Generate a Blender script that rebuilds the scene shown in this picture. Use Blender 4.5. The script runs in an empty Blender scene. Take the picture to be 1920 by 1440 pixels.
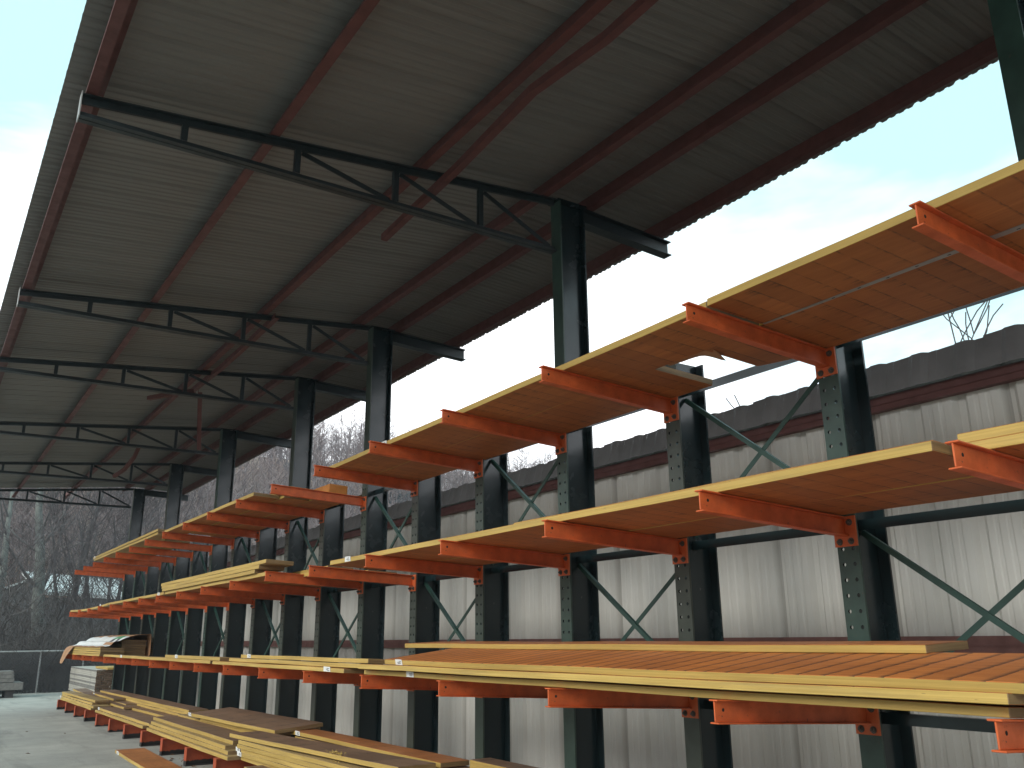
import bpy, bmesh, math, random, zlib
from mathutils import Vector, Matrix, noise as mnoise

rad = math.radians
scene = bpy.context.scene
C = scene.collection

# ------------------------------------------------------------------ camera
CAM = Vector((-3.998, -1.623, 1.423))
PAN, PITCH, ROLL, FPX = 0.59054, 0.28283, -0.01056, 1631.05
fwd = Vector((math.sin(PAN) * math.cos(PITCH), math.cos(PAN) * math.cos(PITCH), math.sin(PITCH)))
rgt0 = Vector((math.cos(PAN), -math.sin(PAN), 0))
up0 = rgt0.cross(fwd)
rgt = rgt0 * math.cos(ROLL) + up0 * math.sin(ROLL)
upv = rgt.cross(fwd)
cam_data = bpy.data.cameras.new("camera")
cam = bpy.data.objects.new("camera", cam_data)
C.objects.link(cam)
cam.matrix_world = Matrix(((rgt.x, upv.x, -fwd.x, CAM.x), (rgt.y, upv.y, -fwd.y, CAM.y),
                           (rgt.z, upv.z, -fwd.z, CAM.z), (0, 0, 0, 1)))
cam_data.sensor_width = 36
cam_data.lens = FPX / 1920 * 36
cam_data.clip_start = 0.05
cam_data.clip_end = 2000
scene.camera = cam

# ------------------------------------------------------------------ light
SUN_EL, SUN_AZ = 28.0, 256.0            # azimuth measured clockwise from +Y
SUN_STRENGTH, SKY_STRENGTH = 1.5, 0.10
scene.view_settings.view_transform = 'Standard'
scene.view_settings.look = 'None'
scene.view_settings.exposure = 0.62
scene.view_settings.gamma = 1.0
world = bpy.data.worlds.new("World")
scene.world = world
world.use_nodes = True
wn = world.node_tree
wn.nodes.clear()
w_out = wn.nodes.new('ShaderNodeOutputWorld')
w_bg = wn.nodes.new('ShaderNodeBackground')
w_sky = wn.nodes.new('ShaderNodeTexSky')
w_sky.sky_type = 'NISHITA'
w_sky.sun_disc = False
w_sky.sun_elevation = rad(SUN_EL)
w_sky.sun_rotation = rad(SUN_AZ)
w_co = wn.nodes.new('ShaderNodeTexCoord')
w_map = wn.nodes.new('ShaderNodeMapping')
w_map.inputs['Scale'].default_value = (1.0, 1.0, 2.6)
w_no = wn.nodes.new('ShaderNodeTexNoise')
w_no.inputs['Scale'].default_value = 1.7
w_no.inputs['Detail'].default_value = 7
w_no.inputs['Roughness'].default_value = 0.55
w_no.inputs['Distortion'].default_value = 0.4
w_rp = wn.nodes.new('ShaderNodeValToRGB')
w_rp.color_ramp.elements[0].position = 0.36
w_rp.color_ramp.elements[1].position = 0.60
w_rp.color_ramp.elements[0].color = (0.0, 0.0, 0.0, 1)
w_mx = wn.nodes.new('ShaderNodeMixRGB')
w_mx.inputs['Color2'].default_value = (13.0, 13.2, 13.6, 1)
wn.links.new(w_co.outputs['Generated'], w_map.inputs['Vector'])
wn.links.new(w_map.outputs['Vector'], w_no.inputs['Vector'])
w_sep = wn.nodes.new('ShaderNodeSeparateXYZ')
wn.links.new(w_co.outputs['Generated'], w_sep.inputs[0])
w_hz = wn.nodes.new('ShaderNodeMapRange')           # cloud closes in toward the horizon
w_hz.inputs['From Min'].default_value = 0.10
w_hz.inputs['From Max'].default_value = 0.62
w_hz.inputs['To Min'].default_value = 0.20
w_hz.inputs['To Max'].default_value = -0.20
wn.links.new(w_sep.outputs[2], w_hz.inputs['Value'])
w_ad = wn.nodes.new('ShaderNodeMath')
w_ad.operation = 'ADD'
wn.links.new(w_no.outputs['Fac'], w_ad.inputs[0])
wn.links.new(w_hz.outputs['Result'], w_ad.inputs[1])
wn.links.new(w_ad.outputs[0], w_rp.inputs['Fac'])
w_thin = wn.nodes.new('ShaderNodeMixRGB')           # thin veil of cloud over the clear patches
w_thin.inputs['Fac'].default_value = 0.88
w_thin.inputs['Color2'].default_value = (5.0, 7.9, 8.3, 1)
wn.links.new(w_sky.outputs['Color'], w_thin.inputs['Color1'])
wn.links.new(w_rp.outputs['Color'], w_mx.inputs['Fac'])
wn.links.new(w_thin.outputs['Color'], w_mx.inputs['Color1'])
wn.links.new(w_mx.outputs['Color'], w_bg.inputs['Color'])
w_bg.inputs['Strength'].default_value = SKY_STRENGTH
wn.links.new(w_bg.outputs['Background'], w_out.inputs['Surface'])

sun_d = bpy.data.lights.new("sun", 'SUN')
sun_d.energy = SUN_STRENGTH
sun_d.angle = rad(26)
sun_d.color = (1.0, 0.95, 0.87)
sun = bpy.data.objects.new("sun", sun_d)
C.objects.link(sun)
sd = Vector((math.sin(rad(SUN_AZ)) * math.cos(rad(SUN_EL)), math.cos(rad(SUN_AZ)) * math.cos(rad(SUN_EL)), math.sin(rad(SUN_EL))))
sun.rotation_euler = sd.to_track_quat('Z', 'Y').to_euler()
sun.location = sd * 60

# ------------------------------------------------------------------ helpers
ORD = ['first', 'second', 'third', 'fourth', 'fifth', 'sixth', 'seventh', 'eighth', 'ninth', 'tenth',
       'eleventh', 'twelfth', 'thirteenth', 'fourteenth', 'fifteenth', 'sixteenth', 'seventeenth', 'eighteenth']


class MB:
    """collects simple solids into one mesh"""
    def __init__(self):
        self.v, self.f, self.m = [], [], []

    def quad(self, pts, m=0):
        n = len(self.v)
        self.v += [tuple(p) for p in pts]
        self.f.append(tuple(range(n, n + len(pts))))
        self.m.append(m)

    def box(self, a, b, m=0):
        (x0, y0, z0), (x1, y1, z1) = a, b
        x0, x1 = min(x0, x1), max(x0, x1)
        y0, y1 = min(y0, y1), max(y0, y1)
        z0, z1 = min(z0, z1), max(z0, z1)
        n = len(self.v)
        self.v += [(x0, y0, z0), (x1, y0, z0), (x1, y1, z0), (x0, y1, z0), (x0, y0, z1), (x1, y0, z1), (x1, y1, z1), (x0, y1, z1)]
        for q in ((0, 3, 2, 1), (4, 5, 6, 7), (0, 1, 5, 4), (1, 2, 6, 5), (2, 3, 7, 6), (3, 0, 4, 7)):
            self.f.append(tuple(n + i for i in q))
            self.m.append(m)

    def hexa(self, lo, hi, m=0):
        """eight corners: lo = 4 points, hi = 4 points, same winding"""
        n = len(self.v)
        self.v += [tuple(p) for p in lo] + [tuple(p) for p in hi]
        for q in ((0, 3, 2, 1), (4, 5, 6, 7), (0, 1, 5, 4), (1, 2, 6, 5), (2, 3, 7, 6), (3, 0, 4, 7)):
            self.f.append(tuple(n + i for i in q))
            self.m.append(m)

    def bar(self, p, q, w, h, m=0, up=(0, 0, 1)):
        """rectangular bar p->q, w sideways, h along up"""
        p, q = Vector(p), Vector(q)
        d = (q - p).normalized()
        s = d.cross(Vector(up)).normalized()
        t = s.cross(d).normalized()
        s, t = s * w / 2, t * h / 2
        self.hexa([p - s - t, p + s - t, p + s + t, p - s + t], [q - s - t, q + s - t, q + s + t, q - s + t], m)

    def tube(self, pts, rs, n=6, m=0, cap=True):
        pts = [Vector(p) for p in pts]
        base = len(self.v)
        k = len(pts)
        for i, p in enumerate(pts):
            d = (pts[min(i + 1, k - 1)] - pts[max(i - 1, 0)])
            d = d.normalized() if d.length > 1e-9 else Vector((0, 0, 1))
            a = Vector((1, 0, 0)) if abs(d.x) < 0.7 else Vector((0, 1, 0))
            s = d.cross(a).normalized()
            t = d.cross(s)
            for j in range(n):
                ang = 2 * math.pi * j / n
                self.v.append(tuple(p + (s * math.cos(ang) + t * math.sin(ang)) * rs[i]))
        for i in range(k - 1):
            for j in range(n):
                a0 = base + i * n + j
                a1 = base + i * n + (j + 1) % n
                self.f.append((a0, a1, a1 + n, a0 + n))
                self.m.append(m)
        if cap:
            self.f.append(tuple(base + (k - 1) * n + j for j in range(n)))
            self.m.append(m)
            self.f.append(tuple(base + j for j in reversed(range(n))))
            self.m.append(m)

    def cyl(self, c, axis, r, h, n=10, m=0):
        c, axis = Vector(c), Vector(axis).normalized()
        self.tube([c, c + axis * h], [r, r], n, m)

    def mesh(self, name, mats, smooth=False):
        me = bpy.data.meshes.new(name)
        me.from_pydata(self.v, [], self.f)
        mats = mats if isinstance(mats, (list, tuple)) else [mats]
        for mm in mats:
            me.materials.append(mm)
        if len(mats) > 1:
            me.polygons.foreach_set('material_index', self.m)
        if smooth:
            me.polygons.foreach_set('use_smooth', [True] * len(me.polygons))
        me.update()
        return me

    def build(self, name, mats, parent=None, smooth=False, loc=None):
        o = bpy.data.objects.new(name, self.mesh(name, mats, smooth))
        C.objects.link(o)
        if parent is not None:
            o.parent = parent
        if loc is not None:
            o.location = loc
        return o


def tag(o, label=None, cat=None, group=None, kind=None):
    if label: o['label'] = label
    if cat: o['category'] = cat
    if group: o['group'] = group
    if kind: o['kind'] = kind
    return o


def empty(name, loc, label, cat, group=None):
    o = bpy.data.objects.new(name, None)
    o.empty_display_size = 0.1
    C.objects.link(o)
    o.location = loc
    return tag(o, label, cat, group)


def bevel(o, w=0.002, seg=1):
    md = o.modifiers.new('bevel', 'BEVEL')
    md.width = w
    md.segments = seg
    md.limit_method = 'ANGLE'
    return o


# ------------------------------------------------------------------ materials
def nodes(name):
    m = bpy.data.materials.new(name)
    m.use_nodes = True
    nt = m.node_tree
    return m, nt, nt.nodes['Principled BSDF']


def N(nt, t, **kw):
    n = nt.nodes.new(t)
    for k, v in kw.items():
        if k in n.inputs:
            n.inputs[k].default_value = v
        else:
            setattr(n, k, v)
    return n


def ramp(nt, src, stops):
    r = nt.nodes.new('ShaderNodeValToRGB')
    e = r.color_ramp.elements
    while len(e) < len(stops):
        e.new(0.5)
    for el, (p, c) in zip(e, stops):
        el.position = p
        el.color = (c[0], c[1], c[2], 1) if isinstance(c, (tuple, list)) else (c, c, c, 1)
    nt.links.new(src, r.inputs['Fac'])
    return r.outputs['Color']


def coords(nt, scale=(1, 1, 1), kind='Object', loc=(0, 0, 0)):
    tc = nt.nodes.new('ShaderNodeTexCoord')
    mp = nt.nodes.new('ShaderNodeMapping')
    mp.inputs['Scale'].default_value = scale
    mp.inputs['Location'].default_value = loc
    nt.links.new(tc.outputs[kind], mp.inputs['Vector'])
    return mp.outputs['Vector']


def noise(nt, vec, scale, detail=4, rough=0.55, dist=0.0):
    n = N(nt, 'ShaderNodeTexNoise', Scale=scale, Detail=detail, Roughness=rough, Distortion=dist)
    nt.links.new(vec, n.inputs['Vector'])
    return n.outputs['Fac']


def mixc(nt, fac, a, b, mode='MIX'):
    m = nt.nodes.new('ShaderNodeMixRGB')
    m.blend_type = mode
    for inp, val in (('Fac', fac), ('Color1', a), ('Color2', b)):
        if hasattr(val, 'is_output') or isinstance(val, bpy.types.NodeSocket):
            nt.links.new(val, m.inputs[inp])
        elif isinstance(val, (tuple, list)):
            m.inputs[inp].default_value = (*val[:3], 1)
        else:
            m.inputs[inp].default_value = val
    return m.outputs['Color']


def mth(nt, op, a, b=None):
    m = nt.nodes.new('ShaderNodeMath')
    m.operation = op
    for i, val in enumerate((a, b)):
        if val is None: continue
        if isinstance(val, bpy.types.NodeSocket):
            nt.links.new(val, m.inputs[i])
        else:
            m.inputs[i].default_value = val
    return m.outputs[0]


def bump(nt, bs, h, strength=0.3, dist=0.01):
    b = N(nt, 'ShaderNodeBump', Strength=strength, Distance=dist)
    nt.links.new(h, b.inputs['Height'])
    nt.links.new(b.outputs['Normal'], bs.inputs['Normal'])


def painted(name, col, rough=0.45, var=0.25, wear=None, wear_amt=0.62, scale=9, spec=0.5):
    """painted steel with dirt blotches and a little chipping"""
    m, nt, bs = nodes(name)
    v = coords(nt)
    f = noise(nt, v, scale, 6, 0.6)
    f2 = noise(nt, v, scale * 0.22, 3, 0.5)
    dark = tuple(c * (1 - var) for c in col)
    lite = tuple(min(1, c * (1 + var * 0.7)) for c in col)
    c = ramp(nt, f, [(0.3, dark), (0.55, col), (0.8, lite)])
    c = mixc(nt, mth(nt, 'MULTIPLY', f2, 0.5), c, tuple(x * 0.7 + 0.02 for x in col))
    if wear:
        w = ramp(nt, noise(nt, v, scale * 5, 5, 0.7), [(wear_amt, 0), (wear_amt + 0.06, 1)])
        c = mixc(nt, w, c, wear)
    nt.links.new(c, bs.inputs['Base Color'])
    r = ramp(nt, f, [(0.3, rough + 0.12), (0.7, rough - 0.08)])
    nt.links.new(r, bs.inputs['Roughness'])
    bs.inputs['Specular IOR Level'].default_value = spec
    bump(nt, bs, f, 0.12, 0.004)
    return m


M = {}
M['green_flange'] = painted('green_flange_paint', (0.060, 0.105, 0.078), 0.5, 0.35, (0.10, 0.075, 0.05), 0.66)
def flange_mat():
    m, nt, bs = nodes('green_flange_paint')
    v = coords(nt)
    oi = N(nt, 'ShaderNodeObjectInfo')
    f = noise(nt, v, 7, 6, 0.6)
    a = ramp(nt, f, [(0.3, (0.030, 0.036, 0.028)), (0.7, (0.056, 0.066, 0.052))])
    b = ramp(nt, f, [(0.3, (0.018, 0.043, 0.035)), (0.7, (0.036, 0.078, 0.061))])
    c = mixc(nt, oi.outputs['Random'], a, b)
    w = ramp(nt, noise(nt, v, 30, 5, 0.7), [(0.64, 0), (0.70, 1)])
    c = mixc(nt, w, c, (0.07, 0.055, 0.04))
    nt.links.new(c, bs.inputs['Base Color'])
    bs.inputs['Roughness'].default_value = 0.42
    bump(nt, bs, f, 0.12, 0.004)
    return m


M['green_flange'] = flange_mat()
M['green_dark'] = painted('dark_green_paint', (0.007, 0.021, 0.025), 0.19, 0.10, (0.015, 0.03, 0.033), 0.80, scale=3, spec=0.55)
M['green_brace'] = painted('brace_green_paint', (0.020, 0.070, 0.055), 0.5, 0.3, (0.05, 0.05, 0.03), 0.68)
M['truss'] = painted('truss_green_paint', (0.010, 0.020, 0.023), 0.45, 0.3)
M['orange'] = painted('orange_arm_paint', (0.66, 0.128, 0.030), 0.5, 0.30, (0.13, 0.05, 0.03), 0.635)
M['purlin'] = painted('red_oxide_primer', (0.110, 0.030, 0.025), 0.6, 0.3)
M['girt'] = painted('faded_red_oxide', (0.200, 0.090, 0.080), 0.65, 0.3)
M['bolt'] = painted('bolt_steel', (0.10, 0.085, 0.07), 0.45, 0.3)
M['hole'] = painted('hole_shadow', (0.008, 0.008, 0.008), 0.9, 0.1)
M['galv'] = painted('galvanised_strip', (0.33, 0.33, 0.32), 0.4, 0.2)
M['block'] = painted('bright_orange_block', (0.70, 0.26, 0.045), 0.6, 0.2, (0.35, 0.13, 0.03), 0.66)
M['paper'] = painted('white_tag_paper', (0.78, 0.78, 0.76), 0.8, 0.06)
M['kraft'] = painted('kraft_paper', (0.42, 0.22, 0.11), 0.8, 0.25, scale=5)
M['white_wrap'] = painted('white_wrap_paper', (0.72, 0.74, 0.74), 0.7, 0.1)
M['greenprint'] = painted('green_print', (0.05, 0.30, 0.12), 0.7, 0.2)
M['blackprint'] = painted('dark_print', (0.06, 0.06, 0.07), 0.7, 0.2)
M['old_timber'] = painted('weathered_timber', (0.20, 0.185, 0.17), 0.85, 0.4, scale=14)
M['end_old'] = painted('old_sawn_ends', (0.15, 0.095, 0.06), 0.85, 0.5, scale=12)
M['cap'] = painted('cap_sheet', (0.19, 0.183, 0.185), 0.6, 0.22, scale=4)


def base_beam_mat():
    m, nt, bs = nodes('base_orange_paint')
    v = coords(nt)
    f = noise(nt, v, 9, 6, 0.6)
    c = ramp(nt, f, [(0.3, (0.33, 0.055, 0.018)), (0.6, (0.44, 0.080, 0.026)), (0.8, (0.50, 0.10, 0.035))])
    sep = N(nt, 'ShaderNodeSeparateXYZ')
    tc = N(nt, 'ShaderNodeTexCoord')
    nt.links.new(tc.outputs['Object'], sep.inputs[0])
    oi = N(nt, 'ShaderNodeObjectInfo')
    lim = mth(nt, 'MULTIPLY', oi.outputs['Random'], 0.055)
    jit = mth(nt, 'MULTIPLY', noise(nt, v, 11, 5, 0.7), 0.09)
    h = mth(nt, 'SUBTRACT', sep.outputs[2], mth(nt, 'ADD', lim, mth(nt, 'SUBTRACT', jit, 0.028)))
    msk = ramp(nt, mth(nt, 'ADD', mth(nt, 'MULTIPLY', h, 60), 0.5), [(0.35, 1), (0.65, 0)])
    c = mixc(nt, msk, c, (0.022, 0.020, 0.020))     # scraped and rusted foot of the beam
    nt.links.new(c, bs.inputs['Base Color'])
    bs.inputs['Roughness'].default_value = 0.6
    return m


M['base'] = base_beam_mat()


def lvl_face(name, c1, c2, line, joint=3.1, strong=0.0):
    """overlay face of the mini panels: courses across the board, scarf joints and streaks along it"""
    m, nt, bs = nodes(name)
    tc = N(nt, 'ShaderNodeTexCoord')
    oi = N(nt, 'ShaderNodeObjectInfo')
    off = N(nt, 'ShaderNodeCombineXYZ')
    nt.links.new(mth(nt, 'MULTIPLY', oi.outputs['Random'], 37.0), off.inputs[1])
    nt.links.new(mth(nt, 'MULTIPLY', oi.outputs['Random'], 11.0), off.inputs[0])
    add = N(nt, 'ShaderNodeVectorMath', operation='ADD')
    nt.links.new(tc.outputs['Object'], add.inputs[0])
    nt.links.new(off.outputs[0], add.inputs[1])
    P = add.outputs[0]

    def mp(s):
        q = N(nt, 'ShaderNodeMapping')
        q.inputs['Scale'].default_value = s
        nt.links.new(P, q.inputs['Vector'])
        return q.outputs['Vector']
    grain = noise(nt, mp((26, 1.6, 26)), 1.0, 6, 0.65, 0.6)
    blotch = noise(nt, mp((1.6, 0.9, 1)), 1.5, 4, 0.6)
    c = ramp(nt, grain, [(0.25, c1), (0.75, c2)])
    c = mixc(nt, ramp(nt, blotch, [(0.35, 0.0), (0.75, 0.55)]), c, tuple(x * 0.55 for x in c1))
    sep = N(nt, 'ShaderNodeSeparateXYZ')
    nt.links.new(P, sep.inputs[0])
    wob = mth(nt, 'MULTIPLY', mth(nt, 'SUBTRACT', noise(nt, mp((22, 9, 1)), 1.0, 5, 0.75), 0.5), 0.12 + .16 * strong)
    yy = mth(nt, 'ADD', mth(nt, 'MULTIPLY', sep.outputs[1], joint), wob)
    fr = mth(nt, 'FRACT', yy)
    cell = mth(nt, 'FLOOR', yy)
    wn_ = N(nt, 'ShaderNodeTexWhiteNoise', noise_dimensions='1D')
    nt.links.new(cell, wn_.inputs['W'])
    c = mixc(nt, mth(nt, 'MULTIPLY', wn_.outputs['Value'], 0.42), c, tuple(x * 0.6 for x in c1))
    breakup = ramp(nt, noise(nt, mp((9, 2.2, 1)), 1.0, 4, 0.7), [(0.40 - .22 * strong, 0.3 * strong), (0.58 - .22 * strong, 1)])
    ln = mth(nt, 'MULTIPLY', ramp(nt, fr, [(0.0, 0.90), (0.10 + .02 * strong, 0.45 * strong), (0.12 + .14 * strong, 0.0)]), breakup)
    c = mixc(nt, ln, c, line)
    # smeared dark dashes beside the joints
    dash = ramp(nt, noise(nt, mp((55, 3.2, 1)), 1.0, 4, 0.7), [(0.50, 0), (0.62, 0.85)])
    near = ramp(nt, fr, [(0.0, 1.0), (0.5, 0.0)])
    patch = ramp(nt, noise(nt, mp((2.2, 1.3, 1)), 1.0, 2, 0.5), [(0.42, 0.1), (0.55, 1)])
    c = mixc(nt, mth(nt, 'MULTIPLY', mth(nt, 'MULTIPLY', dash, near), patch), c, line)
    nt.links.new(c, bs.inputs['Base Color'])
    bs.inputs['Roughness'].default_value = 0.62
    bump(nt, bs, grain, 0.15, 0.003)
    return m


M['face_orange'] = lvl_face('board_face_orange', (0.39, 0.128, 0.034), (0.58, 0.220, 0.060), (0.06, 0.030, 0.018), 8.1)
M['face_brown'] = lvl_face('board_face_weathered', (0.20, 0.112, 0.066), (0.31, 0.182, 0.110), (0.05, 0.032, 0.022), 2.1)
M['face_clean'] = lvl_face('board_face_clean', (0.50, 0.155, 0.034), (0.70, 0.255, 0.060), (0.035, 0.018, 0.014), 7.9, 1.0)
M['face_pale'] = lvl_face('board_face_pale', (0.36, 0.24, 0.10), (0.52, 0.36, 0.16), (0.16, 0.10, 0.05))


def lvl_edge(name, c1, c2, dirt):
    m, nt, bs = nodes(name)
    tc = N(nt, 'ShaderNodeTexCoord')
    oi = N(nt, 'ShaderNodeObjectInfo')
    add = N(nt, 'ShaderNodeVectorMath', operation='ADD')
    cb = N(nt, 'ShaderNodeCombineXYZ')
    nt.links.new(mth(nt, 'MULTIPLY', oi.outputs['Random'], 50.0), cb.inputs[1])
    nt.links.new(tc.outputs['Object'], add.inputs[0])
    nt.links.new(cb.outputs[0], add.inputs[1])

    def mp(s):
        q = N(nt, 'ShaderNodeMapping')
        q.inputs['Scale'].default_value = s
        nt.links.new(add.outputs[0], q.inputs['Vector'])
        return q.outputs['Vector']
    ply = noise(nt, mp((4, 0.7, 170)), 1.0, 3, 0.6, 0.2)
    c = ramp(nt, ply, [(0.30, c1), (0.62, c2)])
    d = ramp(nt, noise(nt, mp((3, 1.4, 30)), 1.0, 5, 0.7), [(0.50, 0), (0.78, 0.65)])
    c = mixc(nt, d, c, dirt)
    big = noise(nt, mp((1, 0.9, 5)), 1.0, 4, 0.6)
    c = mixc(nt, ramp(nt, big, [(0.42, 0), (0.72, 0.5)]), c, tuple(x * 0.62 for x in c1))
    kn = ramp(nt, noise(nt, mp((2, 9, 60)), 1.0, 3, 0.6), [(0.70, 0), (0.76, 0.8)])
    c = mixc(nt, kn, c, tuple(x * 0.35 for x in dirt))
    hue = mixc(nt, mth(nt, 'MULTIPLY', oi.outputs['Random'], 0.45), c, tuple(x * 0.72 for x in c1))
    nt.links.new(hue, bs.inputs['Base Color'])
    bs.inputs['Roughness'].default_value = 0.6
    bump(nt, bs, ply, 0.25, 0.002)
    return m


M['edge'] = lvl_edge('board_edge_yellow', (0.43, 0.275, 0.060), (0.61, 0.415, 0.115), (0.26, 0.18, 0.075))
M['end'] = lvl_edge('board_end_grain', (0.20, 0.125, 0.055), (0.33, 0.22, 0.10), (0.09, 0.06, 0.035))


def sheet_mat(name, col, axis, rough=0.5, dirt=(0.2, 0.18, 0.15), fr=6.0, lo=0.80, laps=0):
    """coil coated sheet: faint streaks running along the ribs"""
    m, nt, bs = nodes(name)
    s = [fr, fr, fr]
    s[axis] = 0.35
    v = coords(nt, tuple(s))
    f = noise(nt, v, 2.2, 6, 0.65)
    v2 = coords(nt)
    f2 = noise(nt, v2, 0.7, 4, 0.6)
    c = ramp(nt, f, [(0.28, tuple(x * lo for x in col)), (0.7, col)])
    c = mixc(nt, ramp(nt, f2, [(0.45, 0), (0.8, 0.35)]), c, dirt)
    if laps:
        sp = N(nt, 'ShaderNodeSeparateXYZ')
        nt.links.new(v2, sp.inputs[0])
        fr_ = mth(nt, 'FRACT', mth(nt, 'MULTIPLY', sp.outputs[1], 1 / laps))
        c = mixc(nt, ramp(nt, fr_, [(0.0, 0.6), (0.022, 0.45), (0.05, 0.0)]), c, tuple(x * .45 for x in dirt))
        cell = N(nt, 'ShaderNodeTexWhiteNoise', noise_dimensions='1D')
        nt.links.new(mth(nt, 'FLOOR', mth(nt, 'MULTIPLY', sp.outputs[1], 1 / laps)), cell.inputs['W'])
        c = mixc(nt, mth(nt, 'MULTIPLY', cell.outputs['Value'], 0.22), c, tuple(x * .75 for x in dirt))
    nt.links.new(c, bs.inputs['Base Color'])
    bs.inputs['Roughness'].default_value = rough
    return m


M['film'] = sheet_mat('grey_film', (0.46, 0.43, 0.38), 1, 0.6, (0.30, 0.24, 0.18))
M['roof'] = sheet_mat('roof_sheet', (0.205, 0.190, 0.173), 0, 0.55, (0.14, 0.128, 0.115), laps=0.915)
M['siding'] = sheet_mat('wall_sheet', (0.69, 0.685, 0.645), 2, 0.5, (0.42, 0.395, 0.35), 2.2, .88, laps=0.915)


def ground_mat():
    m, nt, bs = nodes('worn_concrete')
    v = coords(nt)
    big = noise(nt, v, 0.35, 5, 0.6)
    mid = noise(nt, v, 2.2, 7, 0.65)
    fine = noise(nt, v, 45, 4, 0.7)
    c = ramp(nt, mid, [(0.28, (0.345, 0.325, 0.292)), (0.6, (0.465, 0.44, 0.398)), (0.8, (0.52, 0.49, 0.445))])
    c = mixc(nt, ramp(nt, big, [(0.40, 0.0), (0.7, 0.6)]), c, (0.245, 0.24, 0.23))
    tyre = noise(nt, coords(nt, (1.6, 0.22, 1)), 1.0, 5, 0.65, 0.3)
    c = mixc(nt, ramp(nt, tyre, [(0.52, 0), (0.70, 0.65)]), c, (0.115, 0.112, 0.105))
    c = mixc(nt, ramp(nt, fine, [(0.35, 0.3), (0.6, 0.0)]), c, (0.13, 0.13, 0.125))
    nt.links.new(c, bs.inputs['Base Color'])
    bs.inputs['Roughness'].default_value = 0.85
    bump(nt, bs, fine, 0.25, 0.004)
    return m


M['ground'] = ground_mat()


def earth_mat(name, a, b, scale=0.6):
    m, nt, bs = nodes(name)
    v = coords(nt)
    f = noise(nt, v, scale, 7, 0.7)
    nt.links.new(ramp(nt, f, [(0.3, a), (0.7, b)]), bs.inputs['Base Color'])
    bs.inputs['Roughness'].default_value = 0.95
    return m


M['hill'] = earth_mat('leaf_litter_hillside', (0.16, 0.118, 0.110), (0.42, 0.26, 0.18), 0.08)
M['bounce_dark'] = earth_mat('bounce_cut_dark', (0.030, 0.024, 0.018), (0.075, 0.055, 0.040), 1.5)  # dark tone picked to cut bounced light behind the wall
M['bark'] = earth_mat('grey_bark', (0.085, 0.078, 0.080), (0.17, 0.16, 0.155), 5)
M['bark_dark'] = earth_mat('dark_bark', (0.050, 0.045, 0.047), (0.10, 0.092, 0.090), 5)
M['bark_pale'] = earth_mat('pale_mottled_bark', (0.11, 0.12, 0.112), (0.24, 0.255, 0.235), 3)
M['twig'] = earth_mat('twig_bark', (0.060, 0.053, 0.056), (0.13, 0.110, 0.110), 2)
M['wood_far'] = earth_mat('far_wood_bark', (0.13, 0.110, 0.120), (0.30, 0.225, 0.205), 0.15)
M['brush'] = earth_mat('bramble_stems', (0.058, 0.053, 0.052), (0.135, 0.117, 0.110), 1.0)
M['conifer'] = earth_mat('conifer_needles', (0.030, 0.050, 0.058), (0.055, 0.080, 0.085), 0.5)
M['leaf'] = earth_mat('dead_leaf', (0.12, 0.065, 0.040), (0.24, 0.13, 0.075), 4)

# ------------------------------------------------------------------ ground
g = MB()
g.quad([(-280, -280, 0), (280, -280, 0), (280, 280, 0), (-280, 280, 0)])
tag(g.build('ground', M['ground']), kind='structure')
g = MB()  # dark ground added behind the wall to cut bounce onto the roof
gx = [1.40, 3, 6, 10, 16, 26, 42, 70]
gy = [-60, -30, -12, -4, 2, 8, 14, 20, 25, 29.4]
for y_ in gy:
    for x_ in gx:
        g.v.append((x_, y_, .006 + .25 * (min(x_, 9) - 1.4) / 7.6 * (1 + mnoise.noise(Vector((x_ * .3, y_ * .3, 0))))))
for j in range(len(gy) - 1):
    for i in range(len(gx) - 1):
        a = j * len(gx) + i
        g.f.append((a, a + 1, a + len(gx) + 1, a + len(gx))); g.m.append(0)
tag(g.build('bounce_cut_ground', M['bounce_dark'], smooth=True), kind='structure')

S = 1.22
NK = 18
TALL = (0, 3, 6, 8, 11, 14, 17)
L = 1.065
CD = 0.262          # column depth
LV = {'lower': 1.154, 'middle': 2.066, 'top': 2.990}
DROP = 0.060


def arm_top(level, x):
    return LV[level] - DROP * (1 + x / L)


# ------------------------------------------------------------------ the shed roof
def rib_profile(y0, y1, pitch, h, phase=0.0, minor=True):
    """(y, offset) polyline of a ribbed sheet"""
    pts = []
    k = math.floor((y0 - phase) / pitch)
    while phase + k * pitch < y1:
        b = phase + k * pitch
        seq = [(0.0, 0), (0.020, h), (0.045, h), (0.065, 0)]
        if minor:
            for c in (0.115, 0.185, 0.250):
                seq += [(c - 0.018, 0), (c - 0.008, h * 0.42), (c + 0.008, h * 0.42), (c + 0.018, 0)]
        pts += [(b + d, o) for d, o in seq if y0 <= b + d <= y1]
        k += 1
    return pts


RY0, RY1 = -13.0, 21.6


def roof_z(x):
    return 5.10 + 0.09 * x if x < 0.24 else 5.10 + 0.0216 - 0.062 * (x - 0.24)


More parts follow.
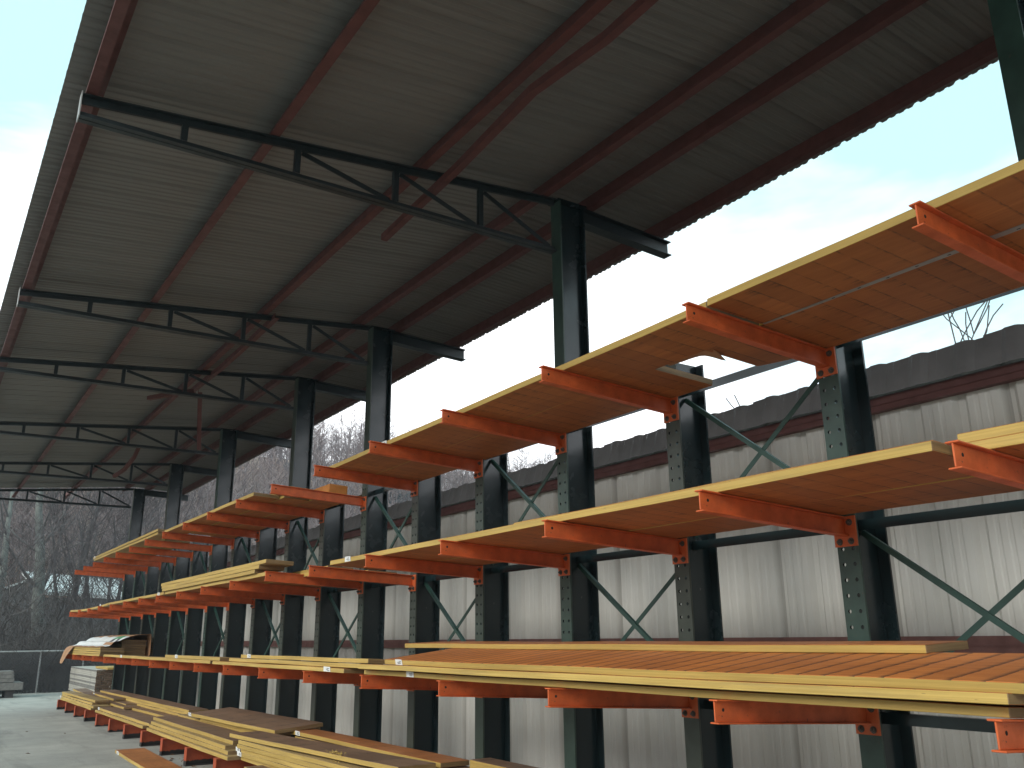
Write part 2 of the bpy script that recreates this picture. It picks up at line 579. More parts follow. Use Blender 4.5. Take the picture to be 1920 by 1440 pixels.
roof = empty('shed_roof', (0, RY0, 5.1), 'long open-sided lumber shed roof of ribbed sheet on red purlins over the rack', 'roof')
roof.location = (0, 0, 0)
mb = MB()
prof = rib_profile(RY0, RY1, 0.305, 0.018)
for (y0, o0), (y1, o1) in zip(prof, prof[1:]):
    xs = [-3.70, -2.4, -1.2, 0.27]
    for xa, xb in zip(xs, xs[1:]):
        mb.quad([(xa, y0, roof_z(xa) + o0), (xa, y1, roof_z(xa) + o1), (xb, y1, 5.10 + .09 * xb + o1), (xb, y0, 5.10 + .09 * xb + o0)])
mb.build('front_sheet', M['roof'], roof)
mb = MB()
for (y0, o0), (y1, o1) in zip(prof, prof[1:]):
    xs = [0.22, 0.85, 1.43]
    for xa, xb in zip(xs, xs[1:]):
        za, zb = 5.113 - 0.062 * (xa - .24), 5.113 - 0.062 * (xb - .24)
        mb.quad([(xa, y0, za + o0), (xa, y1, za + o1), (xb, y1, zb + o1), (xb, y0, zb + o0)])
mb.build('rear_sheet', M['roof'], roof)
# Z purlins
for xr, ends in ((-3.52, 21.5), (-2.38, 22.2), (-1.24, 22.6), (-0.10, 21.3), (0.38, 21.4), (1.17, 21.5)):
    mb = MB()
    zb = 4.95 + 0.09 * xr if xr < 0.2 else 4.955 - 0.055 * (xr - 0.1)
    zt = (roof_z(xr) if xr < 0.2 else 5.113 - 0.062 * (xr - 0.24)) - 0.004
    mb.box((xr - 0.065, RY0 + .1, zb), (xr, ends, zb + 0.006))          # lower flange
    mb.box((xr - 0.065, RY0 + .1, zb + 0.006), (xr - 0.060, ends, zb + 0.022))    # lip
    mb.box((xr - 0.007, RY0 + .1, zb + 0.006), (xr, ends, zt))   # web
    mb.box((xr + 0.001, RY0 + .1, zt - 0.006), (xr + 0.055, ends, zt))   # top flange
    mb.build('purlin', M['purlin'], roof)

# ------------------------------------------------------------------ trusses
def make_truss(k):
    y = k * S
    nm = 'nearest' if k == 3 else None
    order = TALL.index(k)
    t = empty('roof_truss', (0, y, 4.47), f'dark green tapered roof truss and rear outrigger on the {ORD[order]} tall upright from the right', 'roof truss', 'roof trusses under the shed')
    def tz(x): return 4.948 + 0.09 * x
    mb = MB()      # top chord: pair of angles
    for s in (-1, 1):
        ya, yb = s * 0.004, s * 0.044
        mb.hexa([(-3.60, ya, tz(-3.6) - .006 - 4.47), (-3.60, yb, tz(-3.6) - .006 - 4.47), (-.02, yb, tz(0) - .006 - 4.47), (-.02, ya, tz(0) - .006 - 4.47)],
                [(-3.60, ya, tz(-3.6) - 4.47), (-3.60, yb, tz(-3.6) - 4.47), (-.02, yb, tz(0) - 4.47), (-.02, ya, tz(0) - 4.47)])
        yc = s * 0.010
        mb.hexa([(-3.60, ya, tz(-3.6) - .05 - 4.47), (-3.60, yc, tz(-3.6) - .05 - 4.47), (-.02, yc, tz(0) - .05 - 4.47), (-.02, ya, tz(0) - .05 - 4.47)],
                [(-3.60, ya, tz(-3.6) - .007 - 4.47), (-3.60, yc, tz(-3.6) - .007 - 4.47), (-.02, yc, tz(0) - .007 - 4.47), (-.02, ya, tz(0) - .007 - 4.47)])
    mb.build('top_chord', M['truss'], t)
    mb = MB()
    for s in (-1, 1):
        ya, yb, yc = s * 0.004, s * 0.044, s * 0.010
        mb.box((-3.60, ya, 0), (-.02, yb, .006))
        mb.box((-3.60, ya, .0065), (-.02, yc, .046))
    mb.build('bottom_chord', M['truss'], t)
    vx = (-2.99, -2.235, -1.48, -0.742)
    for x in vx:
        mb = MB()
        mb.box((x - .02, -.018, .0465), (x + .02, -.011, tz(x) - .051 - 4.47))
        mb.box((x - .02, -.0105, .0465), (x - .014, .02, tz(x) - .051 - 4.47))
        mb.build('vertical', M['truss'], t)
    for xa, xb in ((-2.20, -1.52), (-1.44, -0.78), (-0.70, -0.06)):
        mb = MB()
        mb.bar((xa, .014, tz(xa) - .056 - 4.47), (xb, .014, .052), .008, .036)
        mb.build('diagonal', M['truss'], t)
    mb = MB()
    mb.box((-3.607, -.05, -.004), (-3.601, .05, tz(-3.6) - 4.47 + .012))
    mb.build('end_plate', M['galv'], t)
    # outrigger beam on the rear side of the column
    mb = MB()
    zt0, zt1 = 4.935 - 4.47, 4.878 - 4.47
    x0, x1, h = CD + 0.002, 1.275, 0.135
    for dz in (0, -(h - .008)):
        mb.hexa([(x0, -.05, zt0 + dz - .008), (x1, -.05, zt1 + dz - .008), (x1, .05, zt1 + dz - .008), (x0, .05, zt0 + dz - .008)],
                [(x0, -.05, zt0 + dz), (x1, -.05, zt1 + dz), (x1, .05, zt1 + dz), (x0, .05, zt0 + dz)])
    mb.hexa([(x0, -.004, zt0 - h + .009), (x1, -.004, zt1 - h + .009), (x1, .004, zt1 - h + .009), (x0, .004, zt0 - h + .009)],
            [(x0, -.004, zt0 - .009), (x1, -.004, zt1 - .009), (x1, .004, zt1 - .009), (x0, .004, zt0 - .009)])
    mb.build('outrigger', M['truss'], t)


for k in TALL:
    make_truss(k)

# ------------------------------------------------------------------ rack uprights with their arms
def column_mesh(h, name):
    mb = MB()
    w = 0.127
    mb.box((CD - 0.013, -w / 2, 0), (CD, w / 2, h), 2)                 # rear flange
    mb.box((0.0135, -0.005, 0), (CD - 0.0135, 0.005, h), 2)            # web
    # front flange, punched with two rows of bolt holes
    z0, pz = 1.02, 0.0785
    nz = int((min(h, 3.2) - 0.06 - z0) / pz)
    z1 = z0 + nz * pz
    mb.box((0, -w / 2, 0), (0.013, w / 2, z0), 1)
    mb.box((0, -w / 2, z1), (0.013, w / 2, h), 1)
    sq = [(1, 0), (1, 1), (0, 1), (-1, 1), (-1, 0), (-1, -1), (0, -1), (1, -1)]
    for r_ in range(nz):
        zc = z0 + (r_ + .5) * pz
        for yc in (-w / 4, w / 4):
            outer = [(yc + a * w / 4, zc + b * pz / 2) for a, b in sq]
            inner = [(yc + .0105 * math.cos(math.pi / 4 * i), zc + .0105 * math.sin(math.pi / 4 * i)) for i in range(8)]
            for i in range(8):
                k = (i + 1) % 8
                for xx, flip in ((0, False), (.013, True)):
                    q = [(xx, *outer[i]), (xx, *outer[k]), (xx, *inner[k]), (xx, *inner[i])]
                    mb.quad(q[::-1] if not flip else q, 1)
                mb.quad([(0, *inner[i]), (0, *inner[k]), (.013, *inner[k]), (.013, *inner[i])], 2)
    for yy in (-w / 2, w / 2):
        mb.quad([(0, yy, z0), (.013, yy, z0), (.013, yy, z1), (0, yy, z1)], 1)
    mb.box((-0.05, -0.10, 0.0), (-0.0015, 0.10, 0.012), 2)
    if h > 4:
        # cap of the tall columns
        mb.box((-0.02, -0.075, h + .001), (CD + .02, 0.075, h + 0.010), 2)
    return mb.mesh(name, [M['green_dark'], M['green_flange'], M['green_dark'], M['hole']])


def arm_mesh():
    """I-section arm, origin at column face, top of arm at z=0 there; rises toward the tip (-x)"""
    mb = MB()
    rise, h, fw, x0 = DROP, 0.100, 0.050, -0.012
    def sl(x): return -x / L * rise
    for (zt, zb) in ((0, -.007), (-h + .007, -h)):
        mb.hexa([(-L, -fw / 2, sl(-L) + zb), (x0, -fw / 2, sl(x0) + zb), (x0, fw / 2, sl(x0) + zb), (-L, fw / 2, sl(-L) + zb)],
                [(-L, -fw / 2, sl(-L) + zt), (x0, -fw / 2, sl(x0) + zt), (x0, fw / 2, sl(x0) + zt), (-L, fw / 2, sl(-L) + zt)])
    mb.hexa([(-L + .004, -.0035, sl(-L) - h + .0075), (x0, -.0035, sl(x0) - h + .0075), (x0, .0035, sl(x0) - h + .0075), (-L + .004, .0035, sl(-L) - h + .0075)],
            [(-L + .004, -.0035, sl(-L) - .0075), (x0, -.0035, sl(x0) - .0075), (x0, .0035, sl(x0) - .0075), (-L + .004, .0035, sl(-L) - .0075)])
    # hole near the tip
    n = 8
    for yy in (-.0042,):
        mb.quad([(-L + .055 + .008 * math.cos(2 * math.pi * i / n), yy, rise - .045 + .008 * math.sin(2 * math.pi * i / n)) for i in range(n)], 1)
    return mb.mesh('arm', [M['orange'], M['hole']])


def plate_mesh():
    mb = MB()
    mb.box((-0.0118, -0.0665, -0.150), (-0.0015, 0.0665, 0.004))
    return mb.mesh('end_plate', M['orange'])


def bolt_mesh():
    mb = MB()
    mb.cyl((-0.0119, 0, 0), (-1, 0, 0), 0.0135, 0.012, 6)
    mb.cyl((-0.0242, 0, 0), (-1, 0, 0), 0.007, 0.010, 8)
    mb.cyl((-0.0121, 0, 0), (-1, 0, 0), 0.018, 0.003, 10)
    return mb.mesh('bolt', M['bolt'])


def base_mesh():
    mb = MB()
    h, fw = 0.204, 0.10
    mb.box((-L, -fw / 2, h - .010), (-0.056, fw / 2, h))
    mb.box((-L, -fw / 2, 0.001), (-0.056, fw / 2, .011))
    mb.box((-L + .004, -.004, .0115), (-0.056, .004, h - .0105))
    mb.box((-L - .008, -fw / 2 - .002, 0.0), (-L - .0005, fw / 2 + .002, h + .001))
    return mb.mesh('base_beam', M['base'])


me_short, me_tall = column_mesh(3.20, 'short_column'), column_mesh(4.93, 'tall_column')
me_arm, me_plate, me_bolt, me_base = arm_mesh(), plate_mesh(), bolt_mesh(), base_mesh()


def link(me, name, parent, loc=(0, 0, 0), rot=None):
    o = bpy.data.objects.new(name, me)
    C.objects.link(o)
    o.parent = parent
    o.location = loc
    if rot: o.rotation_euler = rot
    return o


rngR = random.Random(4)
for k in range(NK):
    y = k * S
    tall = k in TALL
    what = 'tall green rack upright carrying a roof truss' if tall else 'short green rack upright with perforated front'
    u = empty('rack_upright', (0, y, 0), f'{what}, {ORD[k]} upright counted from the right edge', 'rack upright', 'uprights of the cantilever rack')
    col = link(me_tall if tall else me_short, 'column', u)
    link(me_base, 'base_beam', u)
    for lv in ('lower', 'middle', 'top'):
        z0 = LV[lv] - DROP
        dz = 0.028 if (lv == 'middle' and k == 6) else (rngR.uniform(-.006, .006) if k > 8 else 0)
        a = link(me_arm, 'arm', u, (0, 0, z0 + dz))
        bevel(a, 0.002)
        link(me_plate, 'end_plate', a)
        if k < 10:
            for by, bz in ((-.034, -.028), (-.034, -.125), (.034, -.125)):
                link(me_bolt, 'bolt', a, (0, by, bz))

# horizontals and cross braces between the uprights
for k in range(NK - 1):
    bay = f'between the {ORD[k]} and {ORD[k+1]} uprights'
    for lv, z in (('lower', 1.015), ('middle', 1.972), ('top', 2.988)):
        mb = MB()
        mb.box((0.108, 0.0055, -0.027), (0.114, S - 0.0055, 0.027))
        mb.box((0.1145, 0.0055, 0.021), (0.152, S - 0.0055, 0.027))
        o = mb.build('horizontal_strut', M['green_dark'], None, loc=(0, k * S, z))
        tag(o, f'dark {lv} horizontal strut {bay}', 'strut', 'horizontal struts of the rack')
    zc, hz = (1.495, 0.44) if k % 2 == 0 else (2.485, 0.455)
    tier = 'below the middle arms' if k % 2 == 0 else 'above the middle arms'
    b = empty('cross_brace', (0.125, (k + .5) * S, zc), f'green steel cross brace {tier}, {bay}', 'cross brace', 'cross braces of the rack')
    hy = S / 2 - 0.012
    for s, dx in ((1, -0.008), (-1, 0.006)):
        mb = MB()
        mb.bar((dx, -hy, -hz * s), (dx, hy, hz * s), 0.029, 0.005, up=(1, 0, 0))
        dxx = dx + 0.016
        mb.bar((dxx, -hy, -hz * s + .0125), (dxx, hy, hz * s + .0125), 0.005, 0.020, up=(1, 0, 0))
        mb.build('strap', M['green_brace'], b)

# uprights further back than the photograph shows still hold up the roof
# ------------------------------------------------------------------ the rear wall
WY0, WY1 = -13.0, 21.4
wall = empty('metal_wall', (1.3, 0, 0), 'long pale ribbed sheet metal wall with red girts behind the rack', 'wall')
wall.location = (0, 0, 0)
mb = MB()
prof = []
for i in range(113):
    b0 = WY0 + .305 * i + (1.217 - .0525 - WY0) % .305 - .305
    for d_, o_ in ((0, 0), (.030, .032), (.075, .032), (.105, 0), (.155, 0), (.165, .004), (.185, .004), (.195, 0), (.230, 0), (.240, .004), (.260, .004), (.270, 0)):
        if WY0 <= b0 + d_ <= WY1: prof.append((b0 + d_, o_))
for (y0, o0), (y1, o1) in zip(prof, prof[1:]):
    mb.quad([(1.30 + o0, y0, 0.02), (1.30 + o0, y0, 3.13), (1.30 + o1, y1, 3.13), (1.30 + o1, y1, 0.02)])
mb.build('siding', M['siding'], wall)
for zlo, zhi in ((1.30, 1.40), (2.862, 2.955)):
    mb = MB()
    mb.box((1.235, WY0 + .1, zlo), (1.241, WY1 - .05, zhi))
    mb.box((1.2415, WY0 + .1, zhi - .006), (1.298, WY1 - .05, zhi))
    mb.box((1.2415, WY0 + .1, zlo), (1.298, WY1 - .05, zlo + .006))
    mb.box((1.229, WY0 + .1, zlo + .040), (1.2345, WY1 - .05, zlo + .046))
    mb.build('girt', M['girt'] if zlo < 2 else M['purlin'], wall)  # upper girt takes the darker primer, painting in the shade under the cap
mb = MB()
prof = [(WY0 + .305 * i + d, o) for i in range(112) for d, o in ((0, 0), (.03, .007), (.05, .010), (.11, .010), (.135, .004), (.25, 0.001), (.285, .001))]
rngc = random.Random(2)
tops = {}
for (y0, o0), (y1, o1) in zip(prof, prof[1:]):
    kk = int((y0 + 60) / 0.915)
    if kk not in tops: tops[kk] = rngc.uniform(-.010, .010)
    dt = tops[kk] + (y0 / 0.915 % 1) * .014
    mb.quad([(1.185 - o0, y0, 2.958), (1.185 - o1, y1, 2.958), (1.245 - o1, y1, 3.155 + o1 + dt), (1.245 - o0, y0, 3.155 + o0 + dt)])
mb.box((1.246, WY0, 2.957), (1.295, WY1, 2.964))
mb.build('cap_sheet', M['cap'], wall)
mb = MB()
for yp in (-9.0, -3.0, 3.0, 9.0, 15.0, 20.9):
    mb.box((1.335, yp - .06, 0), (1.46, yp + .06, 2.95))
mb.build('post', M['girt'], wall)

# ------------------------------------------------------------------ boards
BOARDS = 'mini panel boards stored on the rack'


def board(label, near, far, w, z0, z1=None, th=0.04, dz=0.0, face='face_orange', edge='edge', end='end', sag=0.0, tags=(), cut=None, group=BOARDS, seed=0):
    """near / far = (x, y) of the front bottom edge at either end, z0/z1 its heights, dz = rise across the width"""
    z1 = z0 if z1 is None else z1
    a, b = Vector((near[0], near[1], z0)), Vector((far[0], far[1], z1))
    d = (b - a)
    ln = d.length
    d.normalize()
    wv = Vector((1, 0, dz / w))
    wv = (wv - d * wv.dot(d)).normalized()
    nv = wv.cross(d)
    if nv.z < 0: nv = -nv
    mat = Matrix(((wv.x, d.x, nv.x, a.x), (wv.y, d.y, nv.y, a.y), (wv.z, d.z, nv.z, a.z), (0, 0, 0, 1)))
    n = max(6, int(ln / 0.25))
    rng = random.Random(zlib.crc32(label.encode()) % 9999 if seed == 0 else seed)
    ph = rng.uniform(0, 9)
    mb = MB()
    xf = []
    rows = []
    for i in range(n + 1):
        t = i / n
        yy = t * ln
        s = -sag * math.sin(math.pi * t) + 0.0016 * math.sin(ph + 3.1 * yy)
        e = 0.0012 * math.sin(ph * 2 + 7.3 * yy)
        ww = w if cut is None else cut(t, w)
        rows.append(len(mb.v))
        mb.v += [(e, yy, s), (ww, yy, s), (ww, yy, s + th), (e, yy, s + th)]
    for r0, r1 in zip(rows, rows[1:]):
        for (i, j, m) in ((0, 1, 0), (1, 2, 1), (2, 3, 0), (3, 0, 1)):
            mb.f.append((r0 + i, r1 + i, r1 + j, r0 + j))
            mb.m.append(m)
    mb.f.append(tuple(rows[0] + i for i in range(4))); mb.m.append(2)
    mb.f.append(tuple(rows[-1] + i for i in reversed(range(4)))); mb.m.append(2)
    o = mb.build('board', [M[face], M[edge], M[end]])
    o.matrix_world = mat
    bevel(o, 0.0022)
    tag(o, label, 'board', group)
    for (yt, wt) in tags:
        t = MB()
        wt *= 1.35
        h = th * 1.12
        off = 0.0016
        t.hexa([(-off - .0008, yt, .002), (-off, yt, .002), (-off, yt + wt, .003), (-off - .0008, yt + wt, .003)],
               [(-off - .004, yt + .004, h), (-off - .003, yt + .004, h), (-off - .003, yt + wt, h + .002), (-off - .004, yt + wt, h + .002)])
        rt = random.Random(int(yt * 100))
        for q in range(3):
            y0 = yt + wt * rt.uniform(.1, .4)
            zz = h * (.25 + .2 * q)
            dxo = -off - .0008 - .0032 * zz / h - .0006
            t.quad([(dxo, y0, zz), (dxo, y0 + wt * rt.uniform(.2, .5), zz), (dxo - .0003, y0 + wt * .45, zz + h * .1), (dxo - .0003, y0, zz + h * .1)], 1)
        t.build('paper_tag', [M['paper'], M['blackprint']], o)
    return o


def on(level, x, layer=0, th=0.04):
    return arm_top(level, x) + 0.003 + layer * (th + .001)


def lay(label, level, x0, y0, x1, y1, w, layer=0, **kw):
    """a board lying on the arms of one level (layer n of a stack)"""
    kw.setdefault('dz', -DROP / L * w)
    return board(label, (x0, y0), (x1, y1), w, on(level, x0, layer), on(level, x1, layer), **kw)


# --- top arms, right hand run
lay('long front board on the top arms, running out of the right edge of the photo', 'top', -1.005, -3.2, -0.945, 1.19, 0.385)
lay('rear board on the top arms with a torn notched end', 'top', -0.548, -3.2, -0.548, 1.64, 0.545,
    cut=lambda t, w: w * (1.0 if t < 0.975 else 1.0 - (t - .975) / .025 * 0.12))
lay('long front board on the top arms from second to sixth upright, white tagged', 'top', -0.925, 1.21, -0.865, 6.25, 0.42, tags=((3.72, .09),))
lay('rear board on the top arms starting beside the bare steel column head', 'top', -0.498, 2.06, -0.44, 6.28, 0.49)
lay('short pale board lying on the top arms boards near the fifth upright', 'top', -0.62, 4.4, -0.60, 6.6, 0.28, layer=1, face='face_pale')
# grey strip between front and rear boards
mb = MB()
mb.hexa([(-.640, -3.2, 0), (-.540, -3.2, 0), (-.546, 1.17, 0), (-.562, 1.17, 0)], [(-.640, -3.2, .0022), (-.540, -3.2, .0022), (-.546, 1.17, .0022), (-.562, 1.17, .0022)])
for i in range(24):
    yy = -2.6 + i * .145
    xx = -.585 + .016 * (i % 2) * (1 - i / 30) + .02 * i / 24
    mb.quad([(xx, yy, -.0006), (xx, yy + .016, -.0006), (xx + .007, yy + .016, -.0006), (xx + .007, yy, -.0006)], 1)
o = mb.build('metal_strip', [M['galv'], M['hole']], loc=(0, 0, arm_top('top', -.56) + .0006))
tag(o, 'grey perforated strip bridging the gap between the two top boards at right', 'strip')

# torn paper flap hanging at the notch
def flap():
    mb = MB()
    nu, nv_ = 10, 6
    for i in range(nu + 1):
        for j in range(nv_ + 1):
            u, v = i / nu, j / nv_
            x = -0.49 + 0.11 * v * (1 - .35 * u) + 0.015 * math.sin(5 * u)
            y = 1.60 + 0.36 * u
            z = 2.962 + 0.030 * math.sin(math.pi * u * .8) - 0.045 * (1 - u) ** 2 * v + .008 * math.sin(9 * u + 4 * v) - .03 * max(0, u - .7)
            mb.v.append((x, y, z))
    for i in range(nu):
        for j in range(nv_):
            a = i * (nv_ + 1) + j
            mb.f.append((a, a + nv_ + 1, a + nv_ + 2, a + 1)); mb.m.append(0)
    o = mb.build('torn_paper', M['kraft'], smooth=True)
    md = o.modifiers.new('solid', 'SOLIDIFY'); md.thickness = 0.002
    tag(o, 'curled scrap of torn brown paper hanging from the notched top board', 'paper')


flap()

# --- top arms, far runs
lay('front board on the top arms starting left of the bare seventh arm', 'top', -0.985, 8.15, -1.0, 12.40, 0.30)
lay('second board on the top arms beside the far front board, dark end toward the camera', 'top', -0.675, 8.02, -0.675, 12.1, 0.30)
lay('rearmost board of the far run on the top arms against the columns', 'top', -0.365, 7.95, -0.365, 12.2, 0.345)
lay('upper board lying crosswise staggered on the far run of the top arms', 'top', -0.72, 7.72, -0.70, 11.3, 0.34, layer=1, face='face_pale')
lay('short bright orange offcut on the far top arms close to the eighth upright', 'top', -0.30, 7.62, -0.30, 8.9, 0.22, layer=1, th=0.115, face='block', edge='block', end='block')
lay('lowest board of the stack at the far left end of the top arms', 'top', -0.78, 13.3, -0.76, 18.2, 0.40, face='face_pale')
lay('middle board of the stack at the far left end of the top arms', 'top', -0.97, 12.95, -1.01, 18.6, 0.42, layer=1, face='face_pale')
lay('uppermost board of the stack at the far left end of the top arms', 'top', -0.99, 12.9, -1.02, 18.65, 0.42, layer=2, face='face_pale', tags=((5.5, .1),))

# --- middle arms
lay('long front board on the middle arms, clean cut near end beside the first arm', 'middle', -0.965, 0.13, -0.925, 5.95, 0.50, tags=((5.35, .09),))
lay('rear board on the middle arms close against the first six columns', 'middle', -0.458, 0.05, -0.42, 5.85, 0.40)
lay('second layer board on the middle arms above the long front board', 'middle', -0.83, 0.20, -0.82, 3.12, 0.36, layer=1)
lay('lower board on the middle arms leaving the right edge of the photo', 'middle', -0.845, -3.3, -0.85, 0.115, 0.52)
lay('upper board of the pair on the middle arms leaving the right edge', 'middle', -0.835, -3.3, -0.84, 0.10, 0.50, layer=1)
lay('lower short board set back on the middle arms near the seventh upright', 'middle', -0.66, 6.55, -0.64, 10.6, 0.30)
lay('upper short board set back on the middle arms near the seventh upright', 'middle', -0.62, 6.75, -0.60, 10.4, 0.27, layer=1)
lay('rear board on the middle arms behind the set back boards', 'middle', -0.345, 6.4, -0.345, 11.9, 0.32)
lay('bottom board of the bright yellow stack on the middle arms', 'middle', -0.975, 7.55, -0.99, 12.0, 0.30)
lay('second board of the bright yellow stack on the middle arms', 'middle', -1.005, 7.85, -1.02, 12.05, 0.26, layer=1, face='face_pale')
lay('third board of the bright yellow stack on the middle arms', 'middle', -1.01, 7.70, -1.02, 12.1, 0.28, layer=2, face='face_pale')
lay('topmost board of the bright yellow stack on the middle arms', 'middle', -1.01, 7.48, -1.02, 12.15, 0.30, layer=3, face='face_pale')
lay('thin board on the far middle arms, right part, tag on its end', 'middle', -0.99, 12.06, -1.0, 16.4, 0.38, tags=((.25, .1),), face='face_pale')
lay('bowed thin board at the far left tip of the middle arms', 'middle', -0.99, 16.5, -1.02, 20.95, 0.38, sag=0.03, face='face_pale', tags=((.7, .09),))

# --- lower arms: the big pile on the right
lay('bottom board of the big pile on the lower arms, white tag under its left end', 'lower', -0.985, -0.01, -0.975, 5.02, 0.56, th=0.034, tags=((4.18, .085),))
lay('second board of the big pile on the lower arms, the furthest forward', 'lower', -1.055, -0.05, -1.045, 4.98, 0.56, layer=1, th=0.036)
board('clean orange board on the big lower pile, dark cross joints on top', (-1.04, -3.4), (-1.00, 4.60), 0.62, 1.2285, 1.2335, th=0.036, dz=0.075, face='face_clean', tags=((7.70, .08),))
board('narrow board along the back of the orange faced board on the lower pile', (-0.46, 0.575), (-0.43, 5.40), 0.32, 1.337, 1.342, th=0.036, dz=0.012)
board('hidden packing board under the rear of the orange faced board', (-0.50, -3.0), (-0.50, 4.5), 0.40, 1.178, 1.178, th=0.070, dz=-0.01, face='face_brown')
# lower arms middle
lay('front lower board on the lower arms with a white tag bent over its edge', 'lower', -1.0, 5.36, -1.0, 9.2, 0.33, th=.036, tags=((.28, .11),))
lay('upper pale board on the lower arms left of the big pile', 'lower', -0.96, 5.14, -0.97, 8.65, 0.40, layer=1, th=.036, face='face_pale')
lay('short upper pale board on top of the pale board on the lower arms', 'lower', -0.86, 5.2, -0.87, 8.55, 0.34, layer=2, th=.036, face='face_pale', tags=((3.0, .09),))
lay('rear board on the lower arms behind the pale boards', 'lower', -0.50, 5.6, -0.52, 9.8, 0.42, face='face_brown')
lay('lower board of the doubled pair on the lower arms by the tenth upright', 'lower', -1.0, 9.3, -1.01, 13.3, 0.40, face='face_pale')
lay('upper board of the doubled pair on the lower arms by the tenth upright', 'lower', -1.005, 8.9, -1.015, 11.5, 0.36, layer=1, face='face_pale', tags=((1.9, .1),))
lay('thin board on the lower arms running up to the wrapped stack', 'lower', -0.97, 13.4, -0.98, 16.4, 0.40, face='face_pale', tags=((1.3, .1),))
# lower arms far left: the two wrapped stacks
for i in range(4):
    lay(f'{ORD[i]} board from the bottom of the low stack at the far left lower arms', 'lower', -1.0 + .004 * (i % 2), 16.72 - .03 * (i % 3), -1.0, 20.5, 0.42, layer=i, th=0.037, face='face_brown')
for i in range(8):
    lay(f'{ORD[i]} board from the bottom of the tall paper wrapped stack at the far left', 'lower', -0.575 + .006 * (i % 2), 17.05 - .02 * (i % 3), -0.57, 20.4, 0.44, layer=i, th=0.038, face='face_brown')

# brown paper wrap thrown over the two stacks
def wrap():
    mb = MB()
    prof_ = [(-1.12, 0.96), (-1.08, 1.12), (-1.03, 1.315), (-0.90, 1.335), (-0.80, 1.34), (-0.76, 1.43), (-0.66, 1.40), (-0.585, 1.47), (-0.50, 1.512), (-0.30, 1.535), (-0.15, 1.53), (-0.10, 1.56), (-0.085, 1.36), (-0.07, 1.12)]
    rng = random.Random(5)
    ys = [16.85 + i * 0.255 for i in range(17)]
    m_ = len(prof_)
    for i, y in enumerate(ys):
        for j, (x, z) in enumerate(prof_):
            e = 0.25 * math.exp(-i / 2.0)
            n1 = mnoise.noise(Vector((j * .6, i * .55, 3.1)))
            n2 = mnoise.noise(Vector((j * .9, i * .8, 9.7)))
            zz = z + .045 * n1 * (1 if 2 < j < 12 else .3)
            if j < 2 and i < 13:                      # only the far corner hangs over the front
                x, zz = -1.02 + .006 * j, 1.318 + .004 * j
            elif j == 0 and i == 13:
                zz += .12
            mb.v.append((x + .012 * n2, y + .05 * n2 - (.10 if 9 <= j <= 11 and i == 0 else 0) + (.28 if 3 <= j <= 6 and i == 0 else 0) * n1, zz))
    for i in range(len(ys) - 1):
        for j in range(m_ - 1):
            a = i * m_ + j
            mb.f.append((a, a + 1, a + m_ + 1, a + m_))
            mat = 1 if 3 <= j <= 7 and not (j == 4 and i < 3) else 0
            if j == 7 and i in (1, 2, 3): mat = 2
            if j in (5, 6) and i in (1, 3): mat = 3 if (i + j) % 2 else 1
            mb.m.append(mat)
    o = mb.build('paper_wrap', [M['kraft'], M['white_wrap'], M['greenprint'], M['blackprint']], smooth=False)
    md = o.modifiers.new('sub', 'SUBSURF'); md.levels = 2; md.render_levels = 2
    md = o.modifiers.new('solid', 'SOLIDIFY'); md.thickness = 0.003
    tag(o, 'crumpled brown and white paper wrapping thrown over the stacks at the far left', 'wrapping')


wrap()

# --- base beams: boards lying low, far left to near
B0 = 0.207
board('bottom yellow board of the stack on the farthest base beams', (-1.015, 16.85), (-1.04, 20.65), 0.36, B0, face='face_pale')
board('second board of the stack on the farthest base beams, tag on its far corner', (-1.02, 16.60), (-1.05, 20.6), 0.30, B0 + .041, face='face_pale', tags=((3.85, .12),))
board('third grey board of the stack on the farthest base beams', (-0.985, 16.95), (-1.02, 20.6), 0.29, B0 + .082, sag=.012, face='face_pale')
board('top weathered board of the stack on the farthest base beams', (-0.95, 16.9), (-1.02, 20.65), 0.24, B0 + .123, face='face_pale')
board('board slewed askew with its dark end low, behind the farthest base stack', (-0.66, 15.75), (-0.73, 21.2), 0.27, B0 + .055, B0 + .150, sag=.02, face='face_brown')
board('brown topped board between the askew board and the tall yellow edge', (-0.58, 17.2), (-0.56, 19.7), 0.28, B0 + .125, face='face_brown', tags=((2.2, .1),))
board('lower brown board under the short brown one on the far base beams', (-0.54, 16.2), (-0.56, 19.7), 0.34, B0 + .075, face='face_brown')
for i, (y0, y1, x) in enumerate(((12.95, 19.6, -.330), (12.85, 19.7, -.335), (12.80, 19.75, -.330), (12.72, 19.8, -.335))):
    board(f'{ORD[i]} board from the bottom of the long rear stack on the base beams', (x + .02, y0), (x - .06, y1), 0.29, B0 + .041 * i + .04, face='face_brown')
board('rear packing board under the long rear stack on the base beams', (-0.34, 13.2), (-0.40, 19.2), 0.30, B0, th=.038, face='face_brown')
board('lower board of the pair on the middle base beams, yellow front edge', (-1.005, 12.48), (-1.03, 16.3), 0.36, B0, face='face_pale')
board('upper brown faced board of the pair on the middle base beams, tagged', (-0.955, 12.32), (-0.995, 16.2), 0.27, B0 + .041, face='face_brown', tags=((3.75, .11),))
board('brown faced board behind the pair with a tag near its far end', (-0.46, 12.65), (-0.53, 16.25), 0.24, B0 + .041, face='face_brown', tags=((3.25, .13),))
board('board under the tagged brown board on the middle base beams', (-0.62, 12.7), (-0.66, 16.2), 0.34, B0, face='face_brown')
board('narrow board lying against the long rear stack, dark chipped end', (-0.20, 13.7), (-0.30, 17.7), 0.16, B0 + .082, face='face_pale') if False else None
board('bottom yellow board of the triple stack on the base beams', (-1.035, 8.22), (-1.02, 12.15), 0.20, B0, face='face_pale')
